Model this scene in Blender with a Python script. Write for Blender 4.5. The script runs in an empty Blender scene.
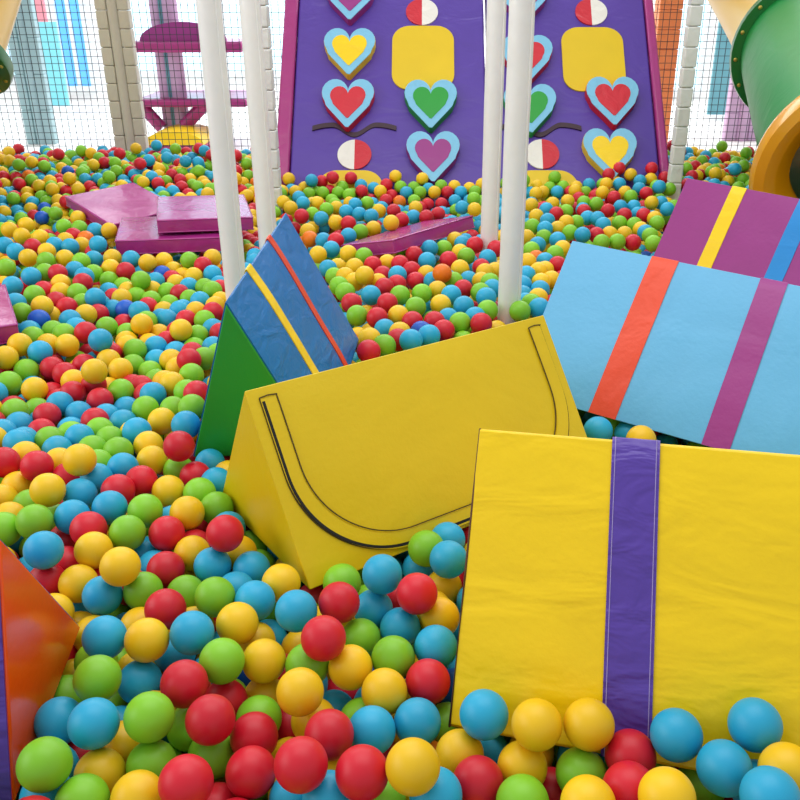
import bpy, bmesh, math, random
import numpy as np
from mathutils import Vector, Matrix, noise, Euler

random.seed(7)
C = bpy.context.scene.collection
SC = bpy.context.scene
PI = math.pi
S = 0.24                      # height of the centres of the top layer of balls
R = 0.038                     # ball radius
CAM_Z = S + 1.03
PITCH = math.radians(25.2)
FPX, CXP, CYP = 871.0, 425.0, 400.0

# ------------------------------------------------------------------ camera
cd = bpy.data.cameras.new('camera')
cam = bpy.data.objects.new('camera', cd)
C.objects.link(cam)
cam.location = (0, 0, CAM_Z)
cam.rotation_euler = (PI / 2 - PITCH, 0, 0)
cd.sensor_width = 36.0
cd.lens = 36.0 * FPX / 800.0
cd.shift_x = (400.0 - CXP) / 800.0
cd.clip_start = 0.05
SC.camera = cam
SP, CP = math.sin(PITCH), math.cos(PITCH)


def ray(px, py):
    u, v = (px - CXP) / FPX, (py - CYP) / FPX
    return Vector((u, CP - v * SP, -SP - v * CP))


def at_z(px, py, z):
    d = ray(px, py)
    return Vector((0, 0, CAM_Z)) + d * ((z - CAM_Z) / d.z)


def at_y(px, py, y):
    d = ray(px, py)
    return Vector((0, 0, CAM_Z)) + d * (y / d.y)


# ------------------------------------------------------------------ materials
def lin(h):
    h = h.lstrip('#')
    v = [int(h[i:i + 2], 16) / 255 for i in (0, 2, 4)]
    return tuple(((c + 0.055) / 1.055) ** 2.4 if c > 0.04045 else c / 12.92 for c in v) + (1,)


MATS = {}


def mat(name, hexcol, rough=0.5, spec=0.5, coat=0.0, wrinkle=0.0, scale=8.0, stretch=(1, 1, 1), vary=0.0, metal=0.0,
        fine=0.0, emit=0.0):
    if name in MATS:
        return MATS[name]
    m = bpy.data.materials.new(name)
    m.use_nodes = True
    nt = m.node_tree
    b = nt.nodes['Principled BSDF']
    col = lin(hexcol)
    b.inputs['Base Color'].default_value = col
    b.inputs['Roughness'].default_value = rough
    b.inputs['Specular IOR Level'].default_value = spec
    b.inputs['Metallic'].default_value = metal
    b.inputs['Coat Weight'].default_value = coat
    b.inputs['Coat Roughness'].default_value = 0.12
    if emit:
        b.inputs['Emission Color'].default_value = col
        b.inputs['Emission Strength'].default_value = emit
    if wrinkle or vary or fine:
        tc = nt.nodes.new('ShaderNodeTexCoord')
        mp = nt.nodes.new('ShaderNodeMapping')
        mp.inputs['Scale'].default_value = stretch
        nt.links.new(tc.outputs['Object'], mp.inputs['Vector'])
        n1 = nt.nodes.new('ShaderNodeTexNoise')
        n1.inputs['Scale'].default_value = scale
        n1.inputs['Detail'].default_value = 3.0
        n1.inputs['Distortion'].default_value = 0.7
        nt.links.new(mp.outputs['Vector'], n1.inputs['Vector'])
        if wrinkle or fine:
            bp = nt.nodes.new('ShaderNodeBump')
            bp.inputs['Strength'].default_value = 1.0
            bp.inputs['Distance'].default_value = wrinkle
            nt.links.new(n1.outputs['Fac'], bp.inputs['Height'])
            last = bp
            if fine:
                n2 = nt.nodes.new('ShaderNodeTexNoise')
                n2.inputs['Scale'].default_value = 90.0
                n2.inputs['Detail'].default_value = 2.0
                nt.links.new(tc.outputs['Object'], n2.inputs['Vector'])
                b2 = nt.nodes.new('ShaderNodeBump')
                b2.inputs['Distance'].default_value = fine
                nt.links.new(n2.outputs['Fac'], b2.inputs['Height'])
                nt.links.new(bp.outputs['Normal'], b2.inputs['Normal'])
                last = b2
            nt.links.new(last.outputs['Normal'], b.inputs['Normal'])
        if vary:
            hs = nt.nodes.new('ShaderNodeHueSaturation')
            hs.inputs['Color'].default_value = col
            mr = nt.nodes.new('ShaderNodeMapRange')
            mr.inputs['From Min'].default_value = 0.3
            mr.inputs['From Max'].default_value = 0.7
            mr.inputs['To Min'].default_value = 1 - vary
            mr.inputs['To Max'].default_value = 1 + vary
            nt.links.new(n1.outputs['Fac'], mr.inputs['Value'])
            nt.links.new(mr.outputs['Result'], hs.inputs['Value'])
            nt.links.new(hs.outputs['Color'], b.inputs['Base Color'])
    MATS[name] = m
    return m


def vinyl(name, hexcol, rough=0.38, wrinkle=0.012, scale=5.0, stretch=(1, 1, 1), coat=0.0, spec=0.45):
    return mat(name, hexcol, rough, spec, coat, wrinkle, scale, stretch, 0.03, fine=0.0006)


V_YEL = vinyl('yellow_vinyl', '#F5CE00', 0.36, 0.009, 4.0, (1.0, 2.6, 2.6))
V_YELF = vinyl('flat_yellow_vinyl', '#E2BE08', 0.45, 0.004, 4.0)
V_YEL2 = vinyl('old_yellow_vinyl', '#DEBE00', 0.44, 0.009, 3.2)
V_PUR = vinyl('violet_vinyl', '#553B9E', 0.38, 0.014, 6.0, (1, 2.5, 2.5))
V_PANEL = vinyl('violet_ramp_vinyl', '#55399C', 0.42, 0.016, 3.0, (1, 1.6, 1.6))
V_BLUE = vinyl('royal_blue_vinyl', '#0E6DB2', 0.36, 0.009, 9.0, (1, 2, 2), coat=0.04, spec=0.3)
V_LBLUE = vinyl('sky_blue_vinyl', '#5EACD8', 0.45, 0.006, 5.0)
V_MAG = vinyl('magenta_vinyl', '#A53078', 0.34, 0.012, 6.0, coat=0.15)
V_RIM = vinyl('dark_magenta_rim_vinyl', '#7A2058', 0.5, 0.008, 6.0)
V_PLUM = vinyl('plum_vinyl', '#963080', 0.42, 0.008, 5.0)
V_MAT = vinyl('glossy_magenta_vinyl', '#A62C80', 0.26, 0.014, 6.0, coat=0.35)
V_ORANGE = vinyl('orange_vinyl', '#F05008', 0.24, 0.0015, 3.0, coat=0.25)
V_ROR = vinyl('red_orange_vinyl', '#E0441C', 0.42, 0.01, 6.0)
V_GREEN = vinyl('green_vinyl', '#229A34', 0.42, 0.006, 4.0)
V_CYANB = vinyl('bright_blue_vinyl', '#0E86D0', 0.42, 0.008, 5.0)
V_SKY = vinyl('powder_blue_vinyl', '#7CBEDD', 0.5, 0.006, 12.0)
V_RED = vinyl('red_vinyl', '#CC1F30', 0.45, 0.012, 10.0)
V_WHITE = vinyl('white_vinyl', '#E9E4DA', 0.42, 0.010, 9.0)
V_SLEEVE = vinyl('ivory_sleeve_vinyl', '#F1EFEC', 0.36, 0.003, 9.0)
V_BEIGE = vinyl('greige_pad_vinyl', '#C9C4B4', 0.5, 0.008, 9.0)
V_TEAL = vinyl('grey_teal_pad_vinyl', '#9FBFC4', 0.5, 0.008, 9.0)
V_LILAC = vinyl('lilac_pad_vinyl', '#C9A8C9', 0.5, 0.008, 9.0)
V_PAD = vinyl('white_pad_vinyl', '#DCDCD6', 0.45, 0.008, 12.0)
V_ORPAD = vinyl('orange_pad_vinyl', '#E08048', 0.5, 0.008, 9.0)
V_BROWN = vinyl('dark_brown_vinyl', '#3A2030', 0.5, 0.004, 9.0)
V_LTHREAD = mat('pale_lilac_thread', '#A898CC', 0.8)
THREAD = mat('dark_thread', '#4A3A10', 0.8)
ZIP = mat('black_zip_tape', '#0C0B0A', 0.7)
PIPE_BR = mat('brown_piping', '#5A3418', 0.6)
NETM = mat('net_cord', '#363C42', 0.8)
GREEN_PL = mat('green_slide_plastic', '#148338', 0.45, 0.3, 0.0, 0.004, 6.0)
DKGREEN_PL = mat('dark_green_slide_plastic', '#0C6A2C', 0.35, 0.5, 0.2)
YEL_PL = mat('amber_slide_plastic', '#DE9C04', 0.27, 0.5, 0.3, 0.004, 6.0)
CREAM_PL = mat('pale_yellow_slide_plastic', '#EAC266', 0.35, 0.5, 0.2)
BRASS = mat('bolt_metal', '#E2C060', 0.3, metal=0.8)
FLOORM = mat('pale_hall_floor', '#F2F0EC', 0.45, vary=0.02, scale=2.0)
PITFLOOR = mat('grey_pit_mat', '#5A5A60', 0.8)
WALLM = mat('white_hall_wall', '#EDEFEF', 0.7, vary=0.02, scale=1.5)
FRAMEM = mat('white_window_frame', '#DDE6EA', 0.4)
SKYGLASS = mat('bright_window_daylight', '#C4E6F6', 0.3, emit=1.0)
BLUEGLASS = mat('blue_window_daylight', '#5AA6E0', 0.2, emit=0.7)
CYANW = mat('cyan_hall_panel', '#7FD0DC', 0.5)
PINKW = mat('pink_hall_panel', '#E8909C', 0.5)
BLUEW = mat('blue_hall_panel', '#3E86C4', 0.5)
TEALW = mat('teal_hall_panel', '#5F9AA6', 0.5)


# ------------------------------------------------------------------ object helpers
def link(name, me, material, parent=None):
    o = bpy.data.objects.new(name, me)
    C.objects.link(o)
    if material is not None and not me.materials:
        me.materials.append(material)
    if parent is not None:
        o.parent = parent
    return o


def mesh_obj(name, bm, material, parent=None, smooth=40):
    me = bpy.data.meshes.new(name)
    bmesh.ops.recalc_face_normals(bm, faces=bm.faces)
    bm.to_mesh(me)
    bm.free()
    if smooth:
        for p in me.polygons:
            p.use_smooth = True
        me.set_sharp_from_angle(angle=math.radians(smooth))
    return link(name, me, material, parent)


def thing(name, label, cat, loc=(0, 0, 0), rot=(0, 0, 0), group=None):
    o = bpy.data.objects.new(name, None)
    o.empty_display_size = 0.1
    C.objects.link(o)
    o.location = loc
    o.rotation_euler = rot
    return tag(o, label, cat, group)


def tag(o, label, cat, group=None):
    o['label'] = label
    o['category'] = cat
    if group:
        o['group'] = group
    return o


def structure(o):
    o['kind'] = 'structure'
    return o


def add_box(bm, x0, x1, y0, y1, z0, z1, M=None):
    vs = [bm.verts.new((x, y, z)) for z in (z0, z1) for y in (y0, y1) for x in (x0, x1)]
    if M is not None:
        for v in vs:
            v.co = M @ v.co
    for f in ((0, 2, 3, 1), (4, 5, 7, 6), (0, 1, 5, 4), (2, 6, 7, 3), (0, 4, 6, 2), (1, 3, 7, 5)):
        bm.faces.new([vs[i] for i in f])
    return vs


def bevel(o, w=0.006, seg=3, ang=35):
    m = o.modifiers.new('edge', 'BEVEL')
    m.width = w
    m.segments = seg
    m.limit_method = 'ANGLE'
    m.angle_limit = math.radians(ang)
    m.harden_normals = False
    return o


def add_tube(bm, pts, r, n=12, cap=True, closed=False):
    pts = [Vector(p) for p in pts]
    rings = []
    up0 = None
    for i, p in enumerate(pts):
        if closed:
            t = pts[(i + 1) % len(pts)] - pts[i - 1]
        else:
            t = pts[min(i + 1, len(pts) - 1)] - pts[max(i - 1, 0)]
        t.normalize()
        if up0 is None:
            up0 = Vector((0, 0, 1)) if abs(t.z) < 0.9 else Vector((1, 0, 0))
        a = (up0 - t * up0.dot(t)).normalized()
        up0 = a
        b = t.cross(a)
        rr = r[i] if isinstance(r, (list, tuple)) else r
        rings.append([bm.verts.new(p + (a * math.cos(k * 2 * PI / n) + b * math.sin(k * 2 * PI / n)) * rr) for k in range(n)])
    m = len(rings)
    for i in range(m if closed else m - 1):
        A, B = rings[i], rings[(i + 1) % m]
        for k in range(n):
            bm.faces.new((A[k], A[(k + 1) % n], B[(k + 1) % n], B[k]))
    if cap and not closed:
        bm.faces.new(list(reversed(rings[0])))
        bm.faces.new(rings[-1])


def puff_faces(bm, verts, faces, cell=0.035, bulge=0.006, wave=0.004, seed=0.0, flat_tri=False):
    """Closed polyhedron whose quads/triangles are grids, each pushed gently outwards like a stuffed vinyl cover."""
    ctr = sum((Vector(v) for v in verts), Vector()) / len(verts)
    for f in faces:
        P = [Vector(verts[i]) for i in f]
        nrm = (P[1] - P[0]).cross(P[2] - P[0]).normalized()
        if nrm.dot(P[0] - ctr) < 0:
            nrm = -nrm
        if len(P) == 4:
            nu = max(2, int(max((P[1] - P[0]).length, (P[2] - P[3]).length) / cell))
            nv = max(2, int(max((P[3] - P[0]).length, (P[2] - P[1]).length) / cell))
        else:
            nu = nv = max(2, int((P[1] - P[0]).length / cell))
        grid = []
        for j in range(nv + 1):
            row = []
            for i in range(nu + 1):
                u, v = i / nu, j / nv
                if len(P) == 4:
                    p = (P[0] * (1 - u) + P[1] * u) * (1 - v) + (P[3] * (1 - u) + P[2] * u) * v
                    e = (1 - (2 * u - 1) ** 4) * (1 - (2 * v - 1) ** 4)
                else:
                    p = P[0] + (P[1] - P[0]) * (u * (1 - v)) + (P[2] - P[0]) * v
                    a, b, c_ = u * (1 - v), v, (1 - u) * (1 - v)
                    e = 0.0 if flat_tri else min(1.0, 27 * a * b * c_)
                w = noise.noise(p * 7 + Vector((seed, seed * 2, 1.3))) * wave
                row.append(bm.verts.new(p + nrm * e * (bulge + w)))
            grid.append(row)
        for j in range(nv):
            for i in range(nu):
                q = [grid[j][i], grid[j][i + 1], grid[j + 1][i + 1], grid[j + 1][i]]
                try:
                    bm.faces.new(q)
                except ValueError:
                    pass
    bmesh.ops.remove_doubles(bm, verts=bm.verts, dist=1e-5)
    bmesh.ops.dissolve_degenerate(bm, edges=bm.edges, dist=1e-6)


SOLIDS = []          # convex solids (name, [(normal, offset)]) the balls must stay out of


def solid_from(name, M, verts, faces):
    W = [M @ Vector(v) for v in verts]
    ctr = sum(W, Vector()) / len(W)
    pl = []
    for f in faces:
        n = (W[f[1]] - W[f[0]]).cross(W[f[2]] - W[f[0]]).normalized()
        if n.dot(W[f[0]] - ctr) < 0:
            n = -n
        pl.append((np.array(n), float(n.dot(W[f[0]]))))
    SOLIDS.append((name, pl))


# ------------------------------------------------------------------ foam wedges (triangular prisms)
PF = [(0, 3, 5, 2), (1, 4, 5, 2), (0, 3, 4, 1), (0, 1, 2), (3, 4, 5)]


def wedge(label, pose, dims, body_mat, end_mat=None, stripes=(), stripe_w=0.07, seed=0.0, piping=None, both=True):
    x, y, z, yaw, pitch, roll = pose
    L, w, h = dims
    M = (Matrix.Translation((x, y, z)) @ Matrix.Rotation(yaw, 4, 'Z') @ Matrix.Rotation(pitch, 4, 'Y') @ Matrix.Rotation(roll, 4, 'X'))
    t = thing('foam_wedge', label, 'foam wedge', (0, 0, 0))
    t.matrix_world = M
    V = [(0, -w / 2, 0), (0, w / 2, 0), (0, 0, h), (L, -w / 2, 0), (L, w / 2, 0), (L, 0, h)]
    solid_from('foam_wedge_front' if piping is not None else 'foam_wedge', M, V, PF)
    bm = bmesh.new()
    puff_faces(bm, V, PF, seed=seed, flat_tri=end_mat is not None)
    o = mesh_obj('cover', bm, body_mat, t, 50)
    bevel(o, 0.007, 3, 40)
    if end_mat is not None:
        for xs, sgn in ((0, -1), (L, 1)):
            bm = bmesh.new()
            k = 0.965
            cy, cz = 0.0, h / 3
            T = [(0, cy + (p[1] - cy) * k, cz + (p[2] - cz) * k) for p in (V[0], V[1], V[2])]
            a = [bm.verts.new((xs + sgn * 0.0045, p[1], p[2])) for p in T]
            b = [bm.verts.new((xs - sgn * 0.004, p[1], p[2])) for p in T]
            bm.faces.new(a)
            bm.faces.new(list(reversed(b)))
            for i in range(3):
                bm.faces.new((a[i], a[(i + 1) % 3], b[(i + 1) % 3], b[i]))
            e = mesh_obj('end_panel', bm, end_mat, t, 30)
            bevel(e, 0.003, 2)
    sl = Vector((0, w / 2, h)).normalized()
    nf = Vector((0, -h, w / 2)).normalized()
    nb = Vector((0, h, w / 2)).normalized()
    for (sx, sw, sm, slant) in stripes:
        # a sewn band running up the front slope, over the ridge and down the back slope
        bm = bmesh.new()
        prof = []
        n = 14
        for i in range(n + 1):
            q = i / n
            e = (1 - (2 * q - 1) ** 4)
            prof.append((Vector((0, -w / 2, 0)).lerp(Vector((0, 0, h)), q), nf, e, q))
        if both:
            for i in range(n + 1):
                q = 1 - i / n
                e = (1 - (2 * q - 1) ** 4)
                prof.append((Vector((0, w / 2, 0)).lerp(Vector((0, 0, h)), q), nb, e, q))
        prev = None
        for (p, nn, e, q) in prof:
            row = []
            for s_, off in ((0, 0.0), (0.0, 1), (0.5, 1), (1.0, 1), (1.0, 0.0)):
                xx = sx + sw * s_ + slant * (q - 0.5)
                u = min(max(xx / L, 0), 1)
                eu = (1 - (2 * u - 1) ** 4)
                pp = Vector((xx, p.y, p.z))
                lift = e * eu * (0.006 + noise.noise(pp * 7 + Vector((seed, seed * 2, 1.3))) * 0.004)
                row.append(bm.verts.new(pp + nn * (lift + (0.0026 if off else -0.003))))
            if prev:
                for k in range(4):
                    bm.faces.new((prev[k], prev[k + 1], row[k + 1], row[k]))
            prev = row
        s_o = mesh_obj('stripe', bm, sm, t, 60)
        for edge in ((0.07, 0.93) if piping is not None else ()):
            bm = bmesh.new()
            P = []
            for (p, nn, e, q) in prof:
                xx = sx + sw * edge + slant * (q - 0.5)
                u = min(max(xx / L, 0), 1)
                pp = Vector((xx, p.y, p.z))
                P.append(pp + nn * (e * (1 - (2 * u - 1) ** 4) * (0.006 + noise.noise(pp * 7 + Vector((seed, seed * 2, 1.3))) * 0.004) + 0.0028))
            add_tube(bm, P, 0.0007, 5)
            mesh_obj('stitching', bm, V_LTHREAD, s_o, 60)
    if piping is not None:
        for xs in (0.0, L):
            bm = bmesh.new()
            add_tube(bm, [(xs, -w / 2, 0.004), (xs, -w / 4, h / 2), (xs, 0, h - 0.004), (xs, w / 4, h / 2), (xs, w / 2, 0.004)], 0.002, 8, closed=True)
            mesh_obj('piping', bm, piping, t, 60)
    return t, M, (L, w, h)


# sky blue wedge at the side, plum wedge behind it
wedge('light sky blue foam wedge with an orange-red stripe and a purple stripe', (0.3664, 2.4476, 0.1958, -0.511, 0.062, -0.218), (1.05, 0.5198, 0.42),
      V_LBLUE, None, ((0.232, 0.076, V_ROR, 0.015), (0.533, 0.070, V_PLUM, 0.008)), seed=1.0)
wedge('plum purple foam wedge with a yellow stripe and a blue stripe', (1.063, 3.588, 0.18, -0.866, 0.01, 0.005), (1.0, 0.459, 0.401),
      V_PLUM, None, ((0.208, 0.062, V_YEL, 0.0), (0.487, 0.07, V_CYANB, 0.0)), seed=2.0)
wedge('bright yellow foam wedge with one wide violet stripe, its face towards the camera', (0.1082, 1.2854, 0.1738, -0.282, -0.052, -0.054), (1.04, 0.4888, 0.4285),
      V_YEL, None, ((0.231, 0.075, V_PUR, -0.022),), seed=3.0, piping=PIPE_BR)
wedge('tall royal blue foam wedge with green end and yellow and red stripes', (-0.4336, 1.9817, 0.1758, 1.497, -0.085, -0.072), (0.6635, 0.3482, 0.4384),
      V_BLUE, V_GREEN, ((0.193, 0.041, V_YEL, 0.0), (0.424, 0.033, V_ROR, 0.0)), seed=4.0)
wedge('violet foam wedge with a glossy orange end, cut off by the picture edge', (-0.6324, 1.1062, 0.1782, 3.2076, 0, -0.09), (0.824, 0.3729, 0.3708),
      V_PUR, V_ORANGE, (), seed=5.0)

# the zipped yellow wedge
tun, TM, (tL, tw, th) = wedge('plain yellow foam wedge with a black zip and a stitched rounded flap',
                              (-0.357, 1.5879, 0.1826, 0.609, 0.002, -0.042), (0.807, 0.4491, 0.355), V_YEL2, seed=6.0)
A0, B0, C0 = Vector((0, -tw / 2, 0)), Vector((tL, -tw / 2, 0)), Vector((0, 0, th))
NF = Vector((0, -th, tw / 2)).normalized()


def on_face(u, v, lift=0.0):
    e = (1 - (2 * u - 1) ** 4) * (1 - (2 * v - 1) ** 4)
    p = A0 + (B0 - A0) * u + (C0 - A0) * v
    return p + NF * (e * (0.006 + noise.noise(p * 7 + Vector((6.0, 12.0, 1.3))) * 0.004) + lift)


def u_curve(left, right, bottom, top, ru, rv, n=26):
    pts = [(left, top)]
    for i in range(1, 12):
        pts.append((left, top + (bottom + rv - top) * i / 12))
    for i in range(n + 1):
        a = PI + (PI / 2) * i / n
        pts.append((left + ru + ru * math.cos(a), bottom + rv + rv * math.sin(a)))
    for i in range(1, 12):
        pts.append((left + ru + (right - ru - left - ru) * i / 12, bottom))
    for i in range(n + 1):
        a = -PI / 2 + (PI / 2) * i / n
        pts.append((right - ru + ru * math.cos(a), bottom + rv + rv * math.sin(a)))
    for i in range(1, 13):
        pts.append((right, bottom + rv + (top - bottom - rv) * i / 12))
    return pts


def ribbon(bm, pts, width, lift, thick=0.002):
    P = [on_face(u, v, lift) for u, v in pts]
    prev = None
    for i, p in enumerate(P):
        t = (P[min(i + 1, len(P) - 1)] - P[max(i - 1, 0)]).normalized()
        s = t.cross(NF).normalized() * width / 2
        row = [bm.verts.new(p - s - NF * thick), bm.verts.new(p - s), bm.verts.new(p + s), bm.verts.new(p + s - NF * thick)]
        if prev:
            for k in range(3):
                bm.faces.new((prev[k], prev[k + 1], row[k + 1], row[k]))
        prev = row


bm = bmesh.new()
ribbon(bm, u_curve(0.052, 0.945, 0.062, 0.94, 0.27, 0.50), 0.034, 0.0035, 0.006)
flap = mesh_obj('flap_hem', bm, V_YEL2, tun, 40)
bm = bmesh.new()
ribbon(bm, u_curve(0.076, 0.921, 0.108, 0.945, 0.255, 0.47), 0.0022, 0.0045)
ribbon(bm, u_curve(0.030, 0.967, 0.030, 0.945, 0.28, 0.52), 0.0022, 0.0025)
ribbon(bm, [(0.028, 0.945), (0.052, 0.95), (0.078, 0.945)], 0.0026, 0.005)
ribbon(bm, [(0.921, 0.945), (0.945, 0.95), (0.969, 0.945)], 0.0026, 0.005)
mesh_obj('stitching', bm, THREAD, tun, 40)
bm = bmesh.new()
zc = u_curve(0.0365, 0.957, 0.038, 0.925, 0.275, 0.51)
ribbon(bm, zc[:60], 0.0062, 0.0046)
mesh_obj('zip', bm, ZIP, tun, 40)


# ------------------------------------------------------------------ flat mats
BF = [(0, 1, 3, 2), (4, 5, 7, 6), (0, 1, 5, 4), (2, 3, 7, 6), (0, 2, 6, 4), (1, 3, 7, 5)]


def flat_mat(label, pose, dims, material, seed, cell=0.05):
    x, y, z, yaw, pitch, roll = pose
    L, W, T = dims
    M = (Matrix.Translation((x, y, z)) @ Matrix.Rotation(yaw, 4, 'Z') @ Matrix.Rotation(pitch, 4, 'Y') @ Matrix.Rotation(roll, 4, 'X'))
    t = thing('foam_mat', label, 'foam mat')
    t.matrix_world = M
    V = [(a, b, c) for c in (0, T) for b in (0, W) for a in (0, L)]
    solid_from('foam_mat', M, V, BF)
    bm = bmesh.new()
    puff_faces(bm, V, BF, cell, 0.003, 0.005, seed)
    bevel(mesh_obj('cover', bm, material, t, 50), 0.006, 3, 40)
    for zz in (0.004, T - 0.004):
        bm = bmesh.new()
        add_tube(bm, [(0, 0, zz), (L, 0, zz), (L, W, zz), (0, W, zz)], 0.003, 6, closed=True)
        mesh_obj('piping', bm, material, t, 60)
    return t


flat_mat('flat glossy magenta foam mat lying under a second mat behind the pole', (-1.359, 3.747, 0.212, 0.24, 0.026, 0.003), (0.55, 0.44, 0.066), V_MAT, 11)
flat_mat('glossy magenta foam mat lying on top of another flat mat', (-1.19, 3.833, 0.288, 0.270, 0.030, 0.003), (0.42, 0.497, 0.06), V_MAT, 12)
flat_mat('tilted magenta foam mat half sunk with one corner up, beside the two stacked mats', (-1.514, 4.155, 0.198, 0.769, -0.055, 0.129), (0.38, 0.486, 0.051), V_MAT, 13)
flat_mat('magenta foam mat slanting out of the balls in front of the heart ramp', (-0.128, 3.62, 0.254, 0.931, 0.019, -0.234), (0.614, 0.30, 0.061), V_MAT, 14)
_p0, _p1 = at_z(17, 323, 0.30), at_z(0, 270, 0.33)
_yw = math.atan2(_p1.y - _p0.y, _p1.x - _p0.x) - PI / 2
flat_mat('magenta foam mat cut off by the picture edge among the balls',
         (_p0.x - 0.46 * math.cos(_yw), _p0.y - 0.46 * math.sin(_yw), 0.235, _yw, 0.0, 0.09), (0.46, 0.36, 0.065), V_MAT, 15)

# ------------------------------------------------------------------ white padded poles in the pit
POLES = []


def padded_pole(x, y, label, r=0.04, lean=(0, 0), z1=2.6):
    t = thing('padded_pole', label, 'pole', (x, y, 0), (lean[0], lean[1], 0))
    bm = bmesh.new()
    n = 24
    rings = []
    for i in range(53):
        z = z1 * i / 52
        row = []
        for k in range(n):
            a = 2 * PI * k / n
            rr = r * (1 + 0.03 * noise.noise(Vector((math.cos(a) + x * 9, math.sin(a), z * 3))) + 0.018 * noise.noise(Vector((math.cos(a) * 2, math.sin(a) * 2 + x * 5, z * 13))))
            row.append(bm.verts.new((rr * math.cos(a), rr * math.sin(a), z)))
        rings.append(row)
    for A, B in zip(rings, rings[1:]):
        for k in range(n):
            bm.faces.new((A[k], A[(k + 1) % n], B[(k + 1) % n], B[k]))
    bm.faces.new(rings[-1])
    mesh_obj('sleeve', bm, V_SLEEVE, t, 0)
    for p in t.children[0].data.polygons:
        p.use_smooth = True
    bm = bmesh.new()
    add_tube(bm, [(r * 0.72, -r * 0.72, z1 * i / 20) for i in range(21)], 0.0035, 6)
    mesh_obj('seam', bm, V_SLEEVE, t)
    pl = []
    for k in range(10):
        a = 2 * PI * k / 10
        nn = np.array([math.cos(a), math.sin(a), 0.0])
        pl.append((nn, float(nn @ np.array([x, y, 0])) + r * 0.98))
    SOLIDS.append(('padded_pole', pl))
    return t


padded_pole(-0.708, 3.13, 'white padded pole beside the stacked magenta mats', 0.041)
padded_pole(-0.715, 3.90, 'white padded pole standing behind the tip of the royal blue wedge', 0.043)
padded_pole(0.303, 2.98, 'white padded pole standing just behind the zipped yellow wedge', 0.041)
padded_pole(0.285, 3.80, 'greyer white padded pole just behind another pole before the ramps', 0.039)

# ------------------------------------------------------------------ climbing ramps with hearts
SLOPE = math.radians(47)
Y0 = 5.12


def heart_pts(w, h, n=44):
    P = []
    for i in range(n):
        t = 2 * PI * i / n
        x = 16 * math.sin(t) ** 3
        y = 13 * math.cos(t) - 5 * math.cos(2 * t) - 2 * math.cos(3 * t) - math.cos(4 * t)
        P.append((x / 32 * w, (y + 2.5) / 29 * h))
    # straighter flanks and a broader, blunter foot
    Q = []
    for x, y in P:
        if y < 0:
            lim = (w * 0.47) * (1 + y / (h * 0.52)) ** 0.80 if y > -h * 0.515 else 0.0
            x = math.copysign(0.35 * abs(x) + 0.65 * lim, x)
        Q.append((x, y))
    return Q


def slab(bm, pts, z0, z1, cx=0, cy=0):
    a = [bm.verts.new((cx + x, cy + y, z0)) for x, y in pts]
    b = [bm.verts.new((cx + x, cy + y, z1)) for x, y in pts]
    bm.faces.new(b)
    bm.faces.new(list(reversed(a)))
    m = len(pts)
    for i in range(m):
        bm.faces.new((a[i], a[(i + 1) % m], b[(i + 1) % m], b[i]))


def rounded_rect(w, h, r, n=8):
    P = []
    for cx, cy, a0 in ((w / 2 - r, h / 2 - r, 0), (-w / 2 + r, h / 2 - r, PI / 2), (-w / 2 + r, -h / 2 + r, PI), (w / 2 - r, -h / 2 + r, 1.5 * PI)):
        for i in range(n + 1):
            a = a0 + PI / 2 * i / n
            P.append((cx + r * math.cos(a), cy + r * math.sin(a)))
    return P


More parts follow.
